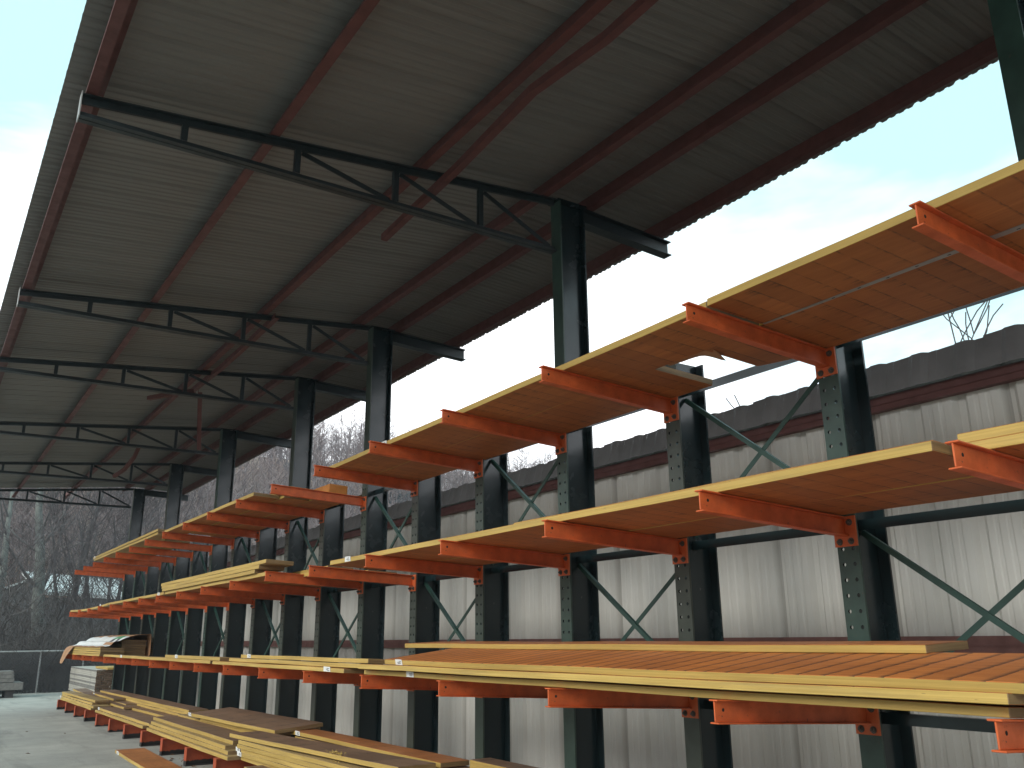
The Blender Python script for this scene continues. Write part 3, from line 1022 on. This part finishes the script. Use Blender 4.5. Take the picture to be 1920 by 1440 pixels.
board('second board of the triple stack on the base beams, stepped end', (-0.995, 8.35), (-0.98, 12.2), 0.22, B0 + .041, face='face_pale')
board('third board of the triple stack on the base beams, stepped end', (-0.985, 8.5), (-0.97, 12.15), 0.28, B0 + .082, face='face_pale')
board('top brown faced board of the triple stack on the base beams', (-0.905, 8.50), (-0.90, 12.35), 0.34, B0 + .123, th=.042, face='face_brown')
board('yellow sided board under the wide raised board', (-0.52, 8.6), (-0.60, 12.2), 0.30, B0 + .150, face='face_pale')
board('packing board beneath the yellow sided board', (-0.52, 8.7), (-0.57, 12.0), 0.34, B0 + .06, th=.085, face='face_brown')
board('wide brown board raised on the piles, white paper at its far corner', (-0.55, 8.20), (-0.67, 11.30), 0.56, 0.435, 0.435, th=.042, dz=.045, face='face_brown', tags=((3.0, .09),))
board('second board directly beneath the wide raised board', (-0.50, 8.30), (-0.60, 11.0), 0.52, 0.391, 0.391, th=.040, dz=.045, face='face_brown')
for i in range(5):
    board(f'{ORD[i]} board from the bottom of the nearest pile on the base beams', (-0.80 - .012 * (i % 3) + .03 * i * .3, 3.2 + .05 * i), (-0.90 - .012 * (i % 2) - .012 * i, 8.20 - .03 * (i % 3)), 0.50, B0 + .042 * i, B0 + .041 * i, th=.0395, face='face_pale', tags=((4.86, .10),) if i in (1, 2) else ())
board('top brown board of the nearest pile, sawdust on its edge', (-0.735, 4.86), (-0.97, 8.42), 0.34, 0.435, 0.418, th=.040, face='face_brown')
board('orange board with a tag at its far end behind the nearest pile', (-0.30, 4.98), (-0.33, 8.30), 0.27, 0.418, 0.418, th=.040, face='face_orange', tags=((3.05, .10),))
board('board hidden under the tagged orange board behind the nearest pile', (-0.29, 3.2), (-0.32, 8.2), 0.28, B0, th=.20, face='face_brown')
board('thick grey topped board ending in front of the fifth upright', (-0.20, 2.0), (-0.185, 4.72), 0.19, 0.425, 0.425, th=.075, face='face_brown')
board('low board sticking forward at the foot of the nearest pile', (-1.10, 3.6), (-1.13, 7.35), 0.18, B0 + .002, face='face_brown')
board('loose orange board lying flat on the concrete in front of the beams', (-1.60, 8.0), (-1.505, 11.6), 0.36, 0.003, th=.038, face='face_orange', tags=((3.3, .12),))

# sawdust
mb = MB()
rs = random.Random(8)
for cx, cy, cz in ((-.79, 5.95, .472), (-.80, 6.0, .40), (-.81, 6.2, .36)):
    for i in range(60):
        p = Vector((cx + rs.gauss(0, .012), cy + rs.gauss(0, .09), cz + abs(rs.gauss(0, .008))))
        r = rs.uniform(.003, .008)
        mb.hexa([p + Vector((-r, -r, 0)), p + Vector((r, -r, 0)), p + Vector((r, r, 0)), p + Vector((-r, r, 0))],
                [p + Vector((-r * .4, -r * .4, r)), p + Vector((r * .4, -r * .4, r)), p + Vector((r * .4, r * .4, r)), p + Vector((-r * .4, r * .4, r))])
o = mb.build('sawdust', M['edge'])
tag(o, 'crumbs of sawdust on the edge of the nearest pile', 'sawdust', kind='stuff')

# leaf scraps on the concrete
mb = MB()
rs = random.Random(12)
for i in range(70):
    x, y = (rs.uniform(-3.2, -1.0), rs.uniform(7, 20)) if i < 10 else (rs.uniform(-1.35, -.9), rs.uniform(8.2, 11.6))
    r, a = rs.uniform(.012, .035), rs.uniform(0, 6.28)
    pts = [(x + r * math.cos(a + t) * f, y + r * math.sin(a + t) * f, .004 + h) for t, f, h in ((0, 1, .0), (1.4, .5, .012), (3.1, 1.1, .003), (4.6, .55, .014))]
    mb.quad(pts)
o = mb.build('leaf_scraps', M['leaf'])
tag(o, 'dark scraps of dead leaf on the concrete beside the base beams', 'leaves', kind='stuff')

# ------------------------------------------------------------------ loose purlin pieces hanging in the roof
def loose(pts, label, w=0.055):
    mb = MB()
    for p, q in zip(pts, pts[1:]):
        mb.bar(p, q, 0.006, w)
        p2, q2 = Vector(p) + Vector((.028, 0, -w / 2 + .003)), Vector(q) + Vector((.028, 0, -w / 2 + .003))
        mb.bar(p2, q2, 0.05, 0.006)
    o = mb.build('loose_purlin', M['purlin'])
    tag(o, label, 'steel member', 'loose bent steel hanging under the roof')


loose([(-1.19, -3.5, 4.75), (-1.19, 0.6, 4.75), (-1.165, 1.62, 4.755), (-1.22, 2.28, 4.77), (-1.15, 3.35, 4.76), (-1.135, 4.63, 4.715)], 'long bent red steel piece hanging beside the purlin left of the nearest tall column')
loose([(-1.185, 7.2, 4.815), (-1.17, 8.2, 4.81), (-1.17, 9.4, 4.80), (-1.19, 10.8, 4.815)], 'bent red steel piece sagging along the purlin past the second truss')
loose([(-1.84, 10.25, 4.50), (-1.57, 9.85, 4.52), (-1.36, 9.8, 4.56)], 'short red steel stub sticking out sideways by the third truss')
loose([(-1.28, 9.9, 4.60), (-1.22, 10.1, 4.42), (-1.12, 10.4, 4.10), (-1.08, 10.5, 3.95)], 'red steel strip dangling nearly straight down past the third truss', .045)
loose([(-1.22, 14.0, 4.62), (-1.25, 14.2, 4.45), (-1.33, 14.5, 4.28), (-1.45, 14.7, 4.18)], 'curved red steel strip dangling by the fifth truss', .05)

# ------------------------------------------------------------------ lumber beyond the rack
st = empty('lumber_bundle', (0.15, 24.6, 0), 'grey strapped bundle of weathered lumber standing beyond the far end of the rack', 'lumber bundle')
rs = random.Random(3)
mb = MB()
x0, x1, y0, y1 = -0.20, 0.42, -2.0, 2.2
for i in range(15):
    z = 0.12 + i * 0.042
    x = x0
    while x < x1 - .02:
        wd = rs.choice((.09, .14, .14, .19))
        xe = min(x + wd, x1)
        mb.box((x + .002, y0 + rs.uniform(0, .05), z), (xe - .002 - (rs.uniform(0, .012) if x == x0 else 0), y1 + rs.uniform(-.05, .05), z + .036))
        mb.m[-4] = 1                                       # sawn ends
        if rs.random() < .4: mb.m[-1] = 2
        x = xe
mb.build('planks', [M['film'], M['end_old'], M['old_timber']], st)
mb = MB()
for yy in (-1.6, 0.1, 1.8):
    mb.box((x0, yy - .05, 0), (x1, yy + .05, .119))
mb.build('bearers', M['old_timber'], st)
mb = MB()
for yy in (-1.2, 1.4):
    mb.box((x0 - .003, yy, .11), (x0 - .0005, yy + .025, .76))
mb.build('strap', M['galv'], st)
mb = MB()
mb.box((0.02, -2.1, .752), (.44, -.4, .80))
o = mb.build('loose_plank', M['edge'], None, loc=(0.15, 24.6, 0))
tag(o, 'pale plank lying on top of the strapped lumber bundle', 'plank')
tl = empty('timber_pile', (-1.9, 26.6, 0), 'low pile of grey timbers on blocks at the left edge before the fence', 'timber pile')
mb = MB()
for i in range(3):
    for j in range(3):
        mb.box((-1.0 + .0, -.45 + j * .3, .40 + i * .095), (.42 - .02 * i, -.16 + j * .3, .488 + i * .095))
mb.build('grey_timbers', M['old_timber'], tl)
mb = MB()
mb.box((-1.2, -.5, .20), (.64, .52, .385))
mb.build('wide_timber', M['old_timber'], tl)
for xx in (-.7, .25):
    mb = MB(); mb.box((xx, -.4, 0), (xx + .2, .4, .199)); mb.build('block', M['bark_dark'], tl)

# ------------------------------------------------------------------ fence
def fence_mat():
    m, nt, bs = nodes('chain_link')
    v = coords(nt, (1, 1, 1))
    sep = N(nt, 'ShaderNodeSeparateXYZ')
    nt.links.new(v, sep.inputs[0])
    a = mth(nt, 'ADD', sep.outputs[0], sep.outputs[2])
    b = mth(nt, 'SUBTRACT', sep.outputs[0], sep.outputs[2])
    def w(s):
        f = mth(nt, 'FRACT', mth(nt, 'MULTIPLY', s, 12.0))
        return mth(nt, 'LESS_THAN', f, 0.10)
    al = mth(nt, 'MAXIMUM', w(a), w(b))
    nt.links.new(al, bs.inputs['Alpha'])
    bs.inputs['Base Color'].default_value = (0.10, 0.105, 0.115, 1)
    bs.inputs['Roughness'].default_value = 0.5
    bs.inputs['Metallic'].default_value = 0.3
    return m


fe = empty('chain_link_fence', (0, 28, 0), 'low chain link fence with grey posts along the far edge of the lot', 'fence')
mb = MB()
mb.quad([(-14, 0, .02), (9, 0, .02), (9, 0, 1.15), (-14, 0, 1.15)])
mb.build('mesh_fabric', fence_mat(), fe)
mb = MB(); mb.tube([(-14, 0, 1.16), (9, 0, 1.16)], [.022, .022], 6); mb.build('top_rail', M['galv'], fe)
for i in range(12):
    x = -0.72 - 7 * 1.15 + i * 1.15
    mb = MB(); mb.tube([(x, .03, 0), (x, .03, 1.16)], [.024, .024], 6); mb.build('post', M['galv'], fe)

# ------------------------------------------------------------------ hillside
def hill_h(x, y):
    t = max(0.0, min(1.0, (y - 44 + .10 * x) / 78))
    t = t * t * (3 - 2 * t)
    lt = max(0.0, min(1.0, (x - 40) / 60))
    lat = 1.0 - lt * lt * (3 - 2 * lt) * 0.9
    n = mnoise.noise(Vector((x * .03, y * .03, 0.5))) * 1.6 * min(1, t * 3)
    return 24.6 * t * lat + n * .8 - .06 * (1 - min(1, t * 30))


mb = MB()
nx, ny = 74, 44
hx = [-150 + 420 * i / nx for i in range(nx + 1)]
hy = [29.5 + 190 * (j / ny) ** 1.25 for j in range(ny + 1)]
for y in hy:
    for x in hx:
        mb.v.append((x, y, hill_h(x, y)))
for j in range(ny):
    for i in range(nx):
        a = j * (nx + 1) + i
        mb.f.append((a, a + 1, a + nx + 2, a + nx + 1)); mb.m.append(0)
tag(mb.build('hillside', M['hill'], smooth=True), kind='structure')


# unseen hill added left of the camera to block low skylight
mb = MB()
ox = [-62, -75, -95, -120, -160]
oz = [0, 5, 15, 24, 30]
oy = [-150 + 15 * j for j in range(26)]
for y in oy:
    for x, z in zip(ox, oz):
        mb.v.append((x + 5 * mnoise.noise(Vector((y * .03, x * .03, 4))), y, z * (1 + .25 * mnoise.noise(Vector((y * .02, x * .02, 8)))) - .05))
for j in range(len(oy) - 1):
    for i in range(4):
        a = j * 5 + i
        mb.f.append((a, a + 1, a + 6, a + 5)); mb.m.append(0)
tag(mb.build('light_block_hill', M['hill'], smooth=True), kind='structure')


# ------------------------------------------------------------------ bare trees
def branch(mb_t, mb_c, rng, p, d, ln, r, depth, maxd, wander=.22, up=.12, kids=(3, 5), tmin=.004):
    n = 5 if depth < 2 else 4
    pts, rs_ = [p.copy()], [r]
    q = p.copy()
    dd = d.copy()
    for i in range(n):
        dd = (dd + Vector((rng.gauss(0, wander), rng.gauss(0, wander), rng.gauss(0, wander * .7) + up))).normalized()
        q = q + dd * (ln / n)
        pts.append(q.copy())
        rs_.append(max(tmin, r * (1 - .72 * (i + 1) / n)))
    tgt = mb_t if depth < 1 else mb_c
    tgt.tube(pts, rs_, 8 if depth == 0 else (5 if depth == 1 else 3), 0, depth < 2)
    if depth >= maxd: return
    nk = rng.randint(*kids) + (2 if depth == 0 else 0)
    for c in range(nk):
        t = rng.uniform(.30 if depth else .38, 1.0)
        i = min(n - 1, int(t * n))
        pp = pts[i].lerp(pts[i + 1], t * n - i)
        base = (pts[i + 1] - pts[i]).normalized()
        ax = base.cross(Vector((rng.gauss(0, 1), rng.gauss(0, 1), rng.gauss(0, 1)))).normalized()
        ang = rng.uniform(.45, 1.05)
        nd = (base * math.cos(ang) + ax * math.sin(ang)).normalized()
        branch(mb_t, mb_c, rng, pp, nd, ln * rng.uniform(.45, .72) * (1.15 - .35 * t), max(tmin, r * (1 - .6 * t) * (rng.uniform(.22, .42) if depth == 0 else rng.uniform(.42, .62))), depth + 1, maxd, wander, up, kids, tmin)


def tree(x, y, h, r, seed, label, bark, lean=(0, 0), maxd=4, group='bare trees beyond the fence', kids=(3, 5), wander=.16, zbase=None, name='bare_tree', tmin=.004):
    rng = random.Random(seed)
    z = hill_h(x, y) if zbase is None and y > 29.5 else (zbase or 0.0)
    t = empty(name, (x, y, z - .1), label, 'tree', group)
    a, b = MB(), MB()
    branch(a, b, rng, Vector((0, 0, 0)), Vector((lean[0], lean[1], 1)).normalized(), h * .62, r, 0, maxd, wander * .45, .10, kids, tmin)
    # let side limbs wander more
    a.build('trunk', M[bark], t, smooth=True)
    b.build('crown', M['twig'] if bark != 'bark_pale' else M['bark'], t)
    return t


tree(0.15, 36.0, 13, .30, 11, 'thick pale mottled trunk rising behind the fence at left', 'bark_pale', (-.02, 0))
tree(0.62, 37.0, 12, .20, 23, 'dark straight trunk just right of the thick pale one', 'bark_dark', (.03, 0))
tree(1.30, 35.0, 9, .11, 31, 'slim dark leaning tree with a sinuous stem near the stacked top boards', 'bark_dark', (-.10, 0))
tree(1.75, 35.5, 10, .10, 37, 'slim forked dark tree left of the farthest tall column', 'bark_dark', (.05, 0), wander=.3)
tree(-1.72, 34.5, 11, .20, 41, 'pale mossy trunk cut by the left edge of the photo', 'bark_pale', (.01, 0))
tree(-0.75, 40.0, 11, .14, 43, 'thin dark tree leaning right, between the left edge and the thick trunk', 'bark_dark', (.22, 0))
tree(2.75, 37.0, 10, .12, 47, 'dark tree just left of the farthest tall column', 'bark_dark', (.03, 0))
tree(3.95, 38.0, 10, .12, 53, 'crooked bare tree seen between the last two tall columns', 'bark', (.04, 0), wander=.3)
tree(5.30, 39.0, 11, .13, 59, 'bare tree seen right of the second farthest tall column', 'bark', (-.05, 0), wander=.3)
tree(0.25, 33.0, 6, .06, 61, 'spindly bush-like tree low behind the fence at left', 'bark_dark', (.25, 0))
tree(2.1, 32.5, 6, .06, 67, 'spindly dark tree low behind the paper wrapped stack', 'bark_dark', (-.2, 0))
tree(-3.6, 38, 12, .16, 71, 'dark bare tree outside the left edge of the photo', 'bark_dark', (.12, 0))
for i_, (x_, y_, h_, r_, ln_, w_) in enumerate(((-2.6, 31.5, 7, .07, .10, 'leaning thin tree low at the left edge behind the fence'), (1.0, 39.0, 11, .11, -.12, 'tall thin tree leaning left between the two thick trunks'),
                                          (2.3, 39.5, 11, .10, .12, 'tall thin tree leaning right left of the farthest tall column'), (-0.35, 32.0, 6, .055, .2, 'short curved tree right behind the left fence post'),
                                          (1.6, 31.2, 5.5, .05, -.25, 'short bowed tree behind the fence beside the wrapped stack'), (4.6, 36.0, 10, .09, .1, 'thin bare tree between the farthest two tall columns'))):
    tree(x_, y_, h_, r_, 200 + i_, w_, 'bark_dark', (ln_, 0), wander=.26)
# behind the wall
BW = 'bare treetops showing above the wall'
tree(24.2, 47.5, 14.0, .16, 73, 'round bare treetop above the wall by the sixth upright', 'bark', group=BW, maxd=4, kids=(4, 6))
tree(26.4, 40.5, 12.6, .16, 79, 'wide bare treetop above the wall by the fifth upright', 'bark', group=BW, maxd=4, kids=(4, 6))
tree(30.5, 62.0, 15, .18, 83, 'hazy bare treetop above the wall by the seventh upright', 'bark', group=BW, maxd=4, kids=(4, 6))
tree(11.6, 11.9, 7.6, .07, 89, 'upright cluster of thin shoots above the wall beside the cross brace', 'bark_dark', group=BW, maxd=3, kids=(3, 5), zbase=0)
tree(10.9, 8.0, 8.8, .12, 97, 'dark curving branches above the wall right of the second upright', 'bark_dark', group=BW, maxd=3, kids=(2, 4), zbase=0, wander=.45, tmin=.014)
tree(13.2, 8.8, 9.5, .12, 101, 'thin crossing branches above the wall at the right', 'bark_dark', group=BW, maxd=3, kids=(2, 4), zbase=0, wander=.45, tmin=.014)

# ------------------------------------------------------------------ the far wood, one mass
def wood():
    rng = random.Random(77)
    V, F = [], []

    def prism(p, q, r0, r1):
        d = (q - p).normalized()
        a = Vector((1, 0, 0)) if abs(d.x) < .7 else Vector((0, 1, 0))
        s = d.cross(a).normalized(); t = d.cross(s)
        n = len(V)
        for c, r in ((p, r0), (q, r1)):
            for k in range(3):
                ang = 2.0944 * k
                V.append(tuple(c + (s * math.cos(ang) + t * math.sin(ang)) * r))
        for k in range(3):
            F.append((n + k, n + (k + 1) % 3, n + 3 + (k + 1) % 3, n + 3 + k))
    cnt = 0
    while cnt < 1900:
        u = rng.random()
        y = 42 + 112 * u ** .9
        # keep within the wedge the open sides of the shed look into, with margin
        x = rng.uniform(-.10, .80) * (y + 2) - 6
        z = hill_h(x, y)
        if y > 124 and rng.random() < .4: continue
        if y < 52 and -5 < x < 11: continue
        cnt += 1
        h = rng.uniform(6.0, 11.0) * (0.8 if y < 60 else (1 if y < 88 else .58))
        r = rng.uniform(.05, .13)
        lean = Vector((rng.gauss(0, .07), rng.gauss(0, .07), 1)).normalized()
        p0 = Vector((x, y, z - .2))
        top = p0 + lean * h
        mid = p0 + lean * h * .5 + Vector((rng.gauss(0, .15), rng.gauss(0, .15), 0))
        prism(p0, mid, r, r * .65)
        prism(mid, top, r * .65, r * .15)
        nb = 26 if y < 100 else 20
        for b in range(nb):
            t = rng.uniform(.28, .98)
            s = p0.lerp(top, t)
            a = rng.uniform(0, 6.283)
            bl = h * (1.05 - t) * rng.uniform(.25, .5) + .5
            dirv = Vector((math.cos(a), math.sin(a), rng.uniform(.5, 1.6))).normalized()
            e = s + dirv * bl
            rb = rng.uniform(.018, .036)
            prism(s, e, rb, rb * .35)
            for c in range(2):
                s2 = s.lerp(e, rng.uniform(.3, .9))
                d2 = (dirv + Vector((rng.gauss(0, .6), rng.gauss(0, .6), rng.gauss(0, .4)))).normalized()
                prism(s2, s2 + d2 * bl * rng.uniform(.35, .7), rb * .6, rb * .3)
    me = bpy.data.meshes.new('far_wood')
    me.from_pydata(V, [], F)
    me.materials.append(M['wood_far'])
    me.update()
    o = bpy.data.objects.new('far_wood', me)
    C.objects.link(o)
    tag(o, 'purplish grey mass of bare winter trees covering the hillside', 'woodland', kind='stuff')


wood()


def brush():
    rng = random.Random(99)
    mb = MB()
    for i in range(7500):
        x, y = rng.uniform(-9, 7), 28.25 + 6.5 * rng.random() ** 1.7
        p = Vector((x, y, 0))
        h = rng.uniform(.5, 2.0) * (1 + .25 * mnoise.noise(Vector((x * .5, y * .5, 2))))
        d = Vector((rng.gauss(0, .45), rng.gauss(0, .3), 1)).normalized()
        q = p + d * h * .6
        e = q + (d + Vector((rng.gauss(0, .7), rng.gauss(0, .4), rng.gauss(-.1, .5)))).normalized() * h * .7
        r = rng.uniform(.004, .012)
        mb.tube([p, q, e], [r, r * .8, r * .3], 3, 0, False)
        for c in range(2):
            s = p.lerp(q, rng.uniform(.3, 1))
            mb.tube([s, s + (d + Vector((rng.gauss(0, .9), rng.gauss(0, .6), rng.gauss(0, .5)))).normalized() * h * .5], [r * .6, r * .25], 3, 0, False)
    for i in range(650):                                  # taller shoots standing out of the tangle
        x, y = rng.uniform(-8, 9), 29.2 + 10 * rng.random()
        p = Vector((x, y, 0))
        h = rng.uniform(2.4, 5.2)
        d = Vector((rng.gauss(0, .30), rng.gauss(0, .2), 1)).normalized()
        pts = [p]
        for k in range(4):
            d = (d + Vector((rng.gauss(0, .24), rng.gauss(0, .2), rng.gauss(0, .1)))).normalized()
            pts.append(pts[-1] + d * h / 4)
        r = rng.uniform(.008, .026)
        mb.tube(pts, [r, r * .85, r * .65, r * .45, r * .2], 3, 0, False)
        for c in range(7):
            k = rng.randint(1, 3)
            s = pts[k].lerp(pts[k + 1], rng.random())
            e = (d + Vector((rng.gauss(0, .8), rng.gauss(0, .6), rng.gauss(0, .35)))).normalized()
            q = s + e * h * rng.uniform(.1, .22)
            mb.tube([s, q, q + (e + Vector((rng.gauss(0, .5), 0, rng.gauss(.1, .4)))).normalized() * h * .16], [r * .5, r * .35, r * .15], 3, 0, False)
    o = mb.build('brush', M['brush'])
    tag(o, 'dark tangle of bare brush and brambles behind the chain link fence', 'brush', kind='stuff')


brush()

# conifers on the right flank of the hill
def conifers():
    rng = random.Random(55)
    V, F = [], []
    for i in range(60):
        y = rng.uniform(68, 92)
        x = (y + 1.6) * rng.uniform(.475, .535) - 4
        z = hill_h(x, y)
        h = rng.uniform(3, 5)
        if (z + h - 1.4) / (y + 1.6) > .185: continue
        for j in range(420):
            t = rng.random() ** .8
            zz = z + .4 + t * h
            rr = (1 - t) * h * .24 * rng.uniform(.5, 1)
            a = rng.uniform(0, 6.283)
            c = Vector((x + rr * math.cos(a), y + rr * math.sin(a), zz))
            s = .22
            n = len(V)
            o1 = Vector((rng.gauss(0, s), rng.gauss(0, s), rng.gauss(-.1, s * .5)))
            o2 = Vector((rng.gauss(0, s), rng.gauss(0, s), rng.gauss(0, s * .5)))
            V += [tuple(c), tuple(c + o1), tuple(c + o2)]
            F.append((n, n + 1, n + 2))
    me = bpy.data.meshes.new('conifer_stand')
    me.from_pydata(V, [], F)
    me.materials.append(M['conifer'])
    o = bpy.data.objects.new('conifer_stand', me)
    C.objects.link(o)
    tag(o, 'blue green conifer stand on the hill flank between the tall columns', 'conifers', kind='stuff')


conifers()

# ------------------------------------------------------------------ buildings glimpsed through the trees
b1 = empty('pale_roofed_warehouse', (0.5, 41.5, 0), 'low warehouse with a pale blue white roof glimpsed through the trees at left', 'building')
mb = MB(); mb.box((0, 0, 0), (9, 8, 3.25)); mb.build('wall', M['cap'], b1)
mb = MB(); mb.hexa([(-.2, -.3, 3.36), (9.2, -.3, 2.9), (9.2, 8.2, 4.1), (-.2, 8.2, 4.75)], [(-.2, -.3, 3.5), (9.2, -.3, 3.04), (9.2, 8.2, 4.24), (-.2, 8.2, 4.89)])
mb.build('roof', M['white_wrap'], b1)
b2 = empty('grey_metal_shed', (0.0, 40.6, 0), 'grey metal shed with a sloping white roof edge behind the trees at left', 'building')
mb = MB(); mb.hexa([(-3.6, 0, 0), (.05, 0, 0), (.05, .8, 0), (-3.6, .8, 0)], [(-3.6, 0, 2.35), (.05, 0, 3.98), (.05, .8, 3.98), (-3.6, .8, 2.35)]); mb.build('wall', M['cap'], b2)
mb = MB(); mb.hexa([(-3.8, -.2, 2.28), (.15, -.2, 4.03), (.15, .85, 4.03), (-3.8, .85, 2.28)], [(-3.8, -.2, 2.36), (.15, -.2, 4.11), (.15, .85, 4.11), (-3.8, .85, 2.36)]); mb.build('roof', M['white_wrap'], b2)

# ------------------------------------------------------------------ the hazy winter air
hm = bpy.data.materials.new('haze')
hm.use_nodes = True
ht = hm.node_tree
ht.nodes.clear()
ho = ht.nodes.new('ShaderNodeOutputMaterial')
hv = ht.nodes.new('ShaderNodeVolumePrincipled')
hv.inputs['Color'].default_value = (0.80, 0.88, 1.0, 1)
hv.inputs['Density'].default_value = 0.0009
ht.links.new(hv.outputs['Volume'], ho.inputs['Volume'])
mb = MB(); mb.box((-290, -290, -1.2), (290, 290, 46))
o = mb.build('haze', hm)
tag(o, 'thin bluish winter haze over the whole yard and hill', 'haze', kind='stuff')
